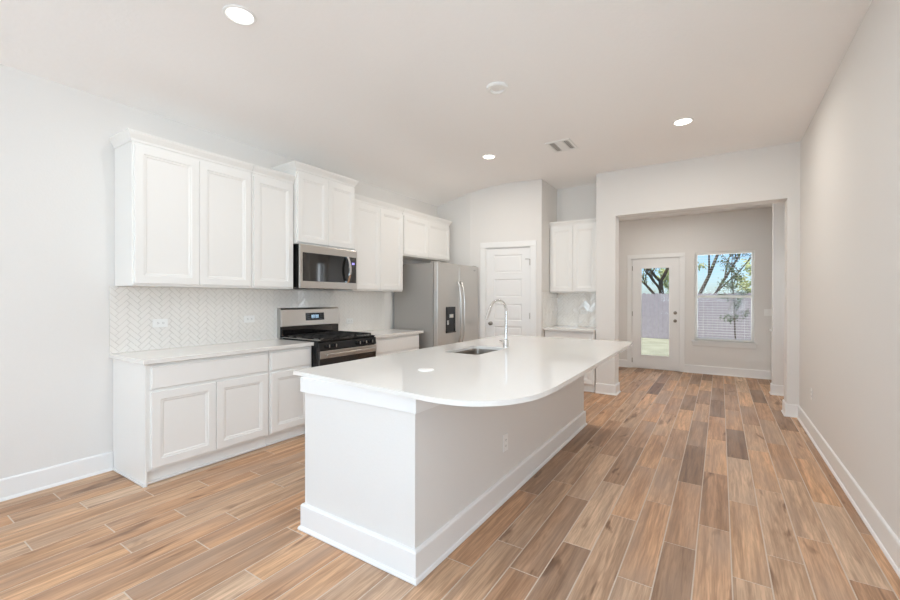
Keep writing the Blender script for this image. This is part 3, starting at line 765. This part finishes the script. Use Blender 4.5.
for i in range(1, 11, 2):
    a, b, c, d_ = x0+st, x1-st, zr[i], zr[i+1]
    prev = None
    for ins, y in ((0, yf), (.006, yf+.009), (.02, yf+.010), (.034, yf+.006)):
        r = [bm.verts.new(p) for p in ((a+ins, y, c+ins), (b-ins, y, c+ins), (b-ins, y, d_-ins), (a+ins, y, d_-ins))]
        if prev:
            for k in range(4): bm.faces.new((prev[k-1], prev[k], r[k], r[k-1]))
        prev = r
    bm.faces.new(prev)
pd = struct('door_1', pantry(bm), M['trim'])
def knob(c, axis, parent, name='door_knob'):
    return obj(name, lathe([(0, 0), (.03, 0), (.03, .006), (.012, .010), (.011, .032), (.024, .038), (.029, .050), (.026, .062), (.014, .070), (0, .071)], c, axis, 20), M['nickel'], parent, smooth=True)
nl = Vector((math.sin(pa), -math.cos(pa), 0))
kp = pw @ Vector((DS0+.072, yf-.0005, .962))
knob(kp, nl, pd)
for z in (.25, 1.09, 1.905):
    obj('hinge', pantry(tube([(DS1+.001, yf-.006, z-.045), (DS1+.001, yf-.006, z+.045)], .0055, seg=8)), M['nickel'], pd, smooth=True)
obj('hinge_stop', pantry(tube([(DS1+.001, yf-.007, 1.95), (DS1-.035, yf-.02, 1.955), (DS1-.07, yf-.025, 1.955)], .004, seg=8)), M['nickel'], pd, smooth=True)

# ------------------------------------------------------------------ patio door (door_2)
struct('trim_3', casing(bmesh.new(), DX0-.015, DX1+.015, DTOP+.015, YF, cw=.075), M['trim'], bevel=.003)
struct('trim_4', B((DX0-.0145, DX0-.003, YF+.002, YF+T, .001, DTOP+.0145), (DX1+.003, DX1+.0145, YF+.002, YF+T, .001, DTOP+.0145), (DX0-.003, DX1+.003, YF+.002, YF+T, DTOP+.003, DTOP+.0145), (DX0-.003, DX1+.003, YF+.03, YF+T, .001, .018)), M['trim'])
gx0, gx1, gz0, gz1 = -1.294, -.800, .262, 1.945; dy = YF+.012
bm = B((DX0, gx0, dy, dy+.044, .02, DTOP), (gx1, DX1, dy, dy+.044, .02, DTOP), (gx0, gx1, dy, dy+.044, .02, gz0), (gx0, gx1, dy, dy+.044, gz1, DTOP))
d2 = struct('door_2', bm, M['trim'])
f_ = .022
obj('glazing_bead', B((gx0-f_, gx0+.008, dy-.01, dy-.0003, gz0-f_, gz1+f_), (gx1-.008, gx1+f_, dy-.01, dy-.0003, gz0-f_, gz1+f_), (gx0+.008, gx1-.008, dy-.01, dy-.0003, gz0-f_, gz0+.008), (gx0+.008, gx1-.008, dy-.01, dy-.0003, gz1-.008, gz1+f_)), M['trim'], d2, bevel=.004)
obj('pane', B((gx0+.0005, gx1-.0005, dy+.018, dy+.024, gz0+.0005, gz1-.0005)), M['glass'], d2)
knob((-.705, dy-.0005, .94), (0, -1, 0), d2)
obj('deadbolt', lathe([(0, 0), (.03, 0), (.03, .012), (.022, .018), (0, .018)], (-.705, dy-.0005, 1.09), (0, -1, 0), 20), M['nickel'], d2, smooth=True)
for z in (.15, 1.06, 1.95): obj('hinge', tube([(DX0-.002, dy-.006, z-.045), (DX0-.002, dy-.006, z+.045)], .006, seg=8), M['nickel'], d2, smooth=True)

# ------------------------------------------------------------------ far window (window_1)
yw = YF+.05; fwv = .038
bm = B((WX0+.001, WX0+fwv, yw, yw+.07, WZ0+.001, WZ1-.001), (WX1-fwv, WX1-.001, yw, yw+.07, WZ0+.001, WZ1-.001), (WX0+fwv, WX1-fwv, yw, yw+.07, WZ0+.001, WZ0+fwv), (WX0+fwv, WX1-fwv, yw, yw+.07, WZ1-fwv, WZ1-.001), (WX0+fwv, WX1-fwv, yw+.005, yw+.05, 1.372, 1.415))
wn = struct('window_1', bm, M['vinyl'])
obj('pane', B((WX0+fwv+.0005, WX1-fwv-.0005, yw+.03, yw+.034, WZ0+fwv+.0005, 1.3715)), M['glass'], wn)
obj('pane', B((WX0+fwv+.0005, WX1-fwv-.0005, yw+.04, yw+.044, 1.4155, WZ1-fwv-.0005)), M['glass'], wn)
struct('trim_5', B((WX0-.05, WX1+.05, YF-.045, YF+.049, WZ0-.024, WZ0), (WX0-.03, WX1+.03, YF-.018, YF, WZ0-.095, WZ0-.0245)), M['trim'], bevel=.005)
t = thing('window_blind', 'white horizontal blind with open slats in the far window', 'blind', ((WX0+WX1)/2, YF+.025, WZ0))
a, b = WX0+.012, WX1-.012
obj('headrail', B((a, b, YF+.004, YF+.046, WZ1-.042, WZ1-.002)), M['slat'], t, bevel=.002)
obj('bottom_rail', B((a, b, YF+.008, YF+.044, WZ0+.012, WZ0+.03)), M['slat'], t, bevel=.002)
bm = bmesh.new(); z = WZ0+.062
while z < WZ1-.06:
    extrude_poly([(a, YF+.008, z-.0006), (a, YF+.025, z+.0004), (a, YF+.042, z-.0004), (a, YF+.042, z+.0004), (a, YF+.025, z+.0013), (a, YF+.008, z+.0003)], (b-a, 0, 0), bm); z += .046
obj('slats', bm, M['slat'], t)
bm = bmesh.new()
for x in (a+.12, b-.12): tube([(x, YF+.0035, WZ0+.03), (x, YF+.0035, WZ1-.042)], .0012, bm, 5)
obj('ladder_cord', bm, M['slat'], t)
tag(obj('half_wall', B((.715, .83, 8.05, YF-.017, .003, .82), (.69, .855, 8.02, YF-.016, .82, .85)), M['trim'], bevel=.004), 'low white capped wall end at the right edge of the far room, mostly hidden', 'half wall')

# ------------------------------------------------------------------ outside
tag(obj('lawn', B((-14, 14, YF+T+.02, 40, -.4, -.16)), M['grass']), kind='stuff', label='sunlit patchy lawn seen through the patio door', cat='grass')
struct('trim_6', B((-3, 3, YF+T+.001, YF+T+.9, -.15, -.03)), M['floor_grout'])
FY = 17.5
t = thing('wooden_fence', 'weathered grey vertical board fence behind the back lawn', 'fence', (0, FY, -.16))
rnd = random.Random(11); x = -7; bm = bmesh.new(); 
while x < 7:
    wv = .138; h = 1.56-.05*(x+2)*.0+rnd.uniform(-.012, .012)
    yj = rnd.uniform(-.006, .006)
    extrude_poly([(x, FY+yj, -.15), (x+wv, FY+yj, -.15), (x+wv, FY+yj, h-.03), (x+wv-.03, FY+yj, h), (x+.03, FY+yj, h), (x, FY+yj, h-.03)], (0, .018, 0), bm); x += .144
obj('boards', bm, M['fence'], t)
for z in (.15, .75, 1.3): obj('rail', B((-7, 7, FY+.026, FY+.064, z, z+.085)), M['fence'], t)

def tree(label, base, lean, h, r, seed, depth, leafmat, nleaf, lsize, droop=0, first=.45, name='leafy_tree', spread=.6):
    rnd = random.Random(seed)
    t = thing(name, label, 'tree', base)
    bm = bmesh.new(); tips = []
    def branch(p, d, L, rad, lev):
        pts = [p]; rs = [rad]; n_ = 5
        for i in range(n_):
            wn_ = .3 if lev == 0 else 1; d = (d+wn_*Vector((rnd.uniform(-.22, .22), rnd.uniform(-.22, .22), rnd.uniform(-.06, .12)))).normalized()
            p = p+d*L/n_; pts.append(p); rs.append(rad*(1-.45*(i+1)/n_))
            if lev >= 1: tips.append(p)
            if lev < depth and (i >= 1) and rnd.random() < .75:
                sd_ = Vector((rnd.uniform(-1, 1), rnd.uniform(-1, 1), rnd.uniform(.1, .9))).normalized()
                branch(p, (d*(1-spread)+sd_*spread).normalized(), L*rnd.uniform(.5, .72), rs[-1]*.62, lev+1)
        tube(pts, rs, bm, 6)
        if lev < depth:
            for _ in range(2):
                sd_ = Vector((rnd.uniform(-1, 1), rnd.uniform(-1, 1), rnd.uniform(.2, 1))).normalized()
                branch(p, (d*.55+sd_*.6).normalized(), L*.6, rs[-1]*.8, lev+1)
    branch(Vector(base), Vector(lean).normalized(), h*first, r, 0)
    obj('trunk', bm, M['bark'], t, smooth=True)
    if nleaf:
        bm = bmesh.new()
        for _ in range(nleaf):
            c = rnd.choice(tips)+Vector((rnd.gauss(0, .13), rnd.gauss(0, .13), rnd.gauss(0, .13)))
            a_ = Vector((rnd.gauss(0, 1), rnd.gauss(0, 1), rnd.gauss(0, 1))).normalized(); b_ = a_.orthogonal().normalized(); s = lsize*rnd.uniform(.6, 1.3)
            bm.faces.new([bm.verts.new(c+a_*s), bm.verts.new(c+b_*s*.45), bm.verts.new(c-a_*s), bm.verts.new(c-b_*s*.45)])
        me = obj('leaves', bm, M[leafmat], t)
tree('gnarled dark-limbed tree beyond the fence, seen through the patio door', (-2.0, 19.5, -.16), (.0, .05, 1), 5.6, .16, 21, 3, 'leaf', 900, .05, first=.40, spread=.7)
tree('slanting-trunk tree with pale new leaves beyond the fence, left in the far window', (-1.43, 18.6, -.16), (.47, .0, 1), 7.0, .085, 8, 3, 'leaf', 3200, .05, first=.62)
tree('second slanting tree beyond the fence, in the middle of the far window', (-1.15, 19.6, -.16), (.60, .0, 1), 7.0, .06, 14, 3, 'leaf', 2200, .045, first=.62)
t = thing('young_tree', 'slender dark-leaved young tree in front of the fence, right in the far window', 'tree', (.32, 11, -.16))
rnd = random.Random(3); bm = tube([(.32, 11, -.16), (.27, 11, .6), (.25, 11.02, 1.3), (.2, 11, 2.0), (.24, 11, 2.75)], [.016, .014, .011, .008, .004], seg=6)
spots = []
for k in range(26):
    z = .85+k*.075; a = rnd.uniform(0, 2*PI); l = rnd.uniform(.08, .26)
    p = Vector((.25, 11, z)); q = p+Vector((math.cos(a)*l, math.sin(a)*l, rnd.uniform(.0, .22)))
    tube([p, (p+q)/2+Vector((0, 0, .02)), q], [.005, .004, .002], bm, 5); spots += [(p+q)/2, q, q]
obj('stem', bm, M['bark'], t)
bm = bmesh.new()
for k in range(1500):
    c = rnd.choice(spots)+Vector((rnd.gauss(0, .05), rnd.gauss(0, .05), rnd.gauss(0, .05)))
    a_ = Vector((rnd.gauss(0, 1), rnd.gauss(0, 1), rnd.gauss(0, 1))).normalized(); b_ = a_.orthogonal().normalized(); q = rnd.uniform(.016, .034)
    bm.faces.new([bm.verts.new(c+a_*q), bm.verts.new(c+b_*q*.5), bm.verts.new(c-a_*q), bm.verts.new(c-b_*q*.5)])
obj('leaves', bm, M['leaf_dark'], t)
for i, (x, y, s) in enumerate(((-6, 26, 31), (1.8, 27, 32), (5.5, 24, 33), (-2.2, 29, 34))):
    tree(['broad bushy tree far behind the fence, left of the patio door view', 'broad bushy tree far behind the fence in the window view', 'broad bushy tree far behind the fence, right of the window view', 'tall hazy tree farthest behind the fence'][i], (x, y, -.16), (0, 0, 1), 5.0, .14, s, 2, 'leaf', 1500, .11, first=.45, spread=.8, name='bushy_tree')
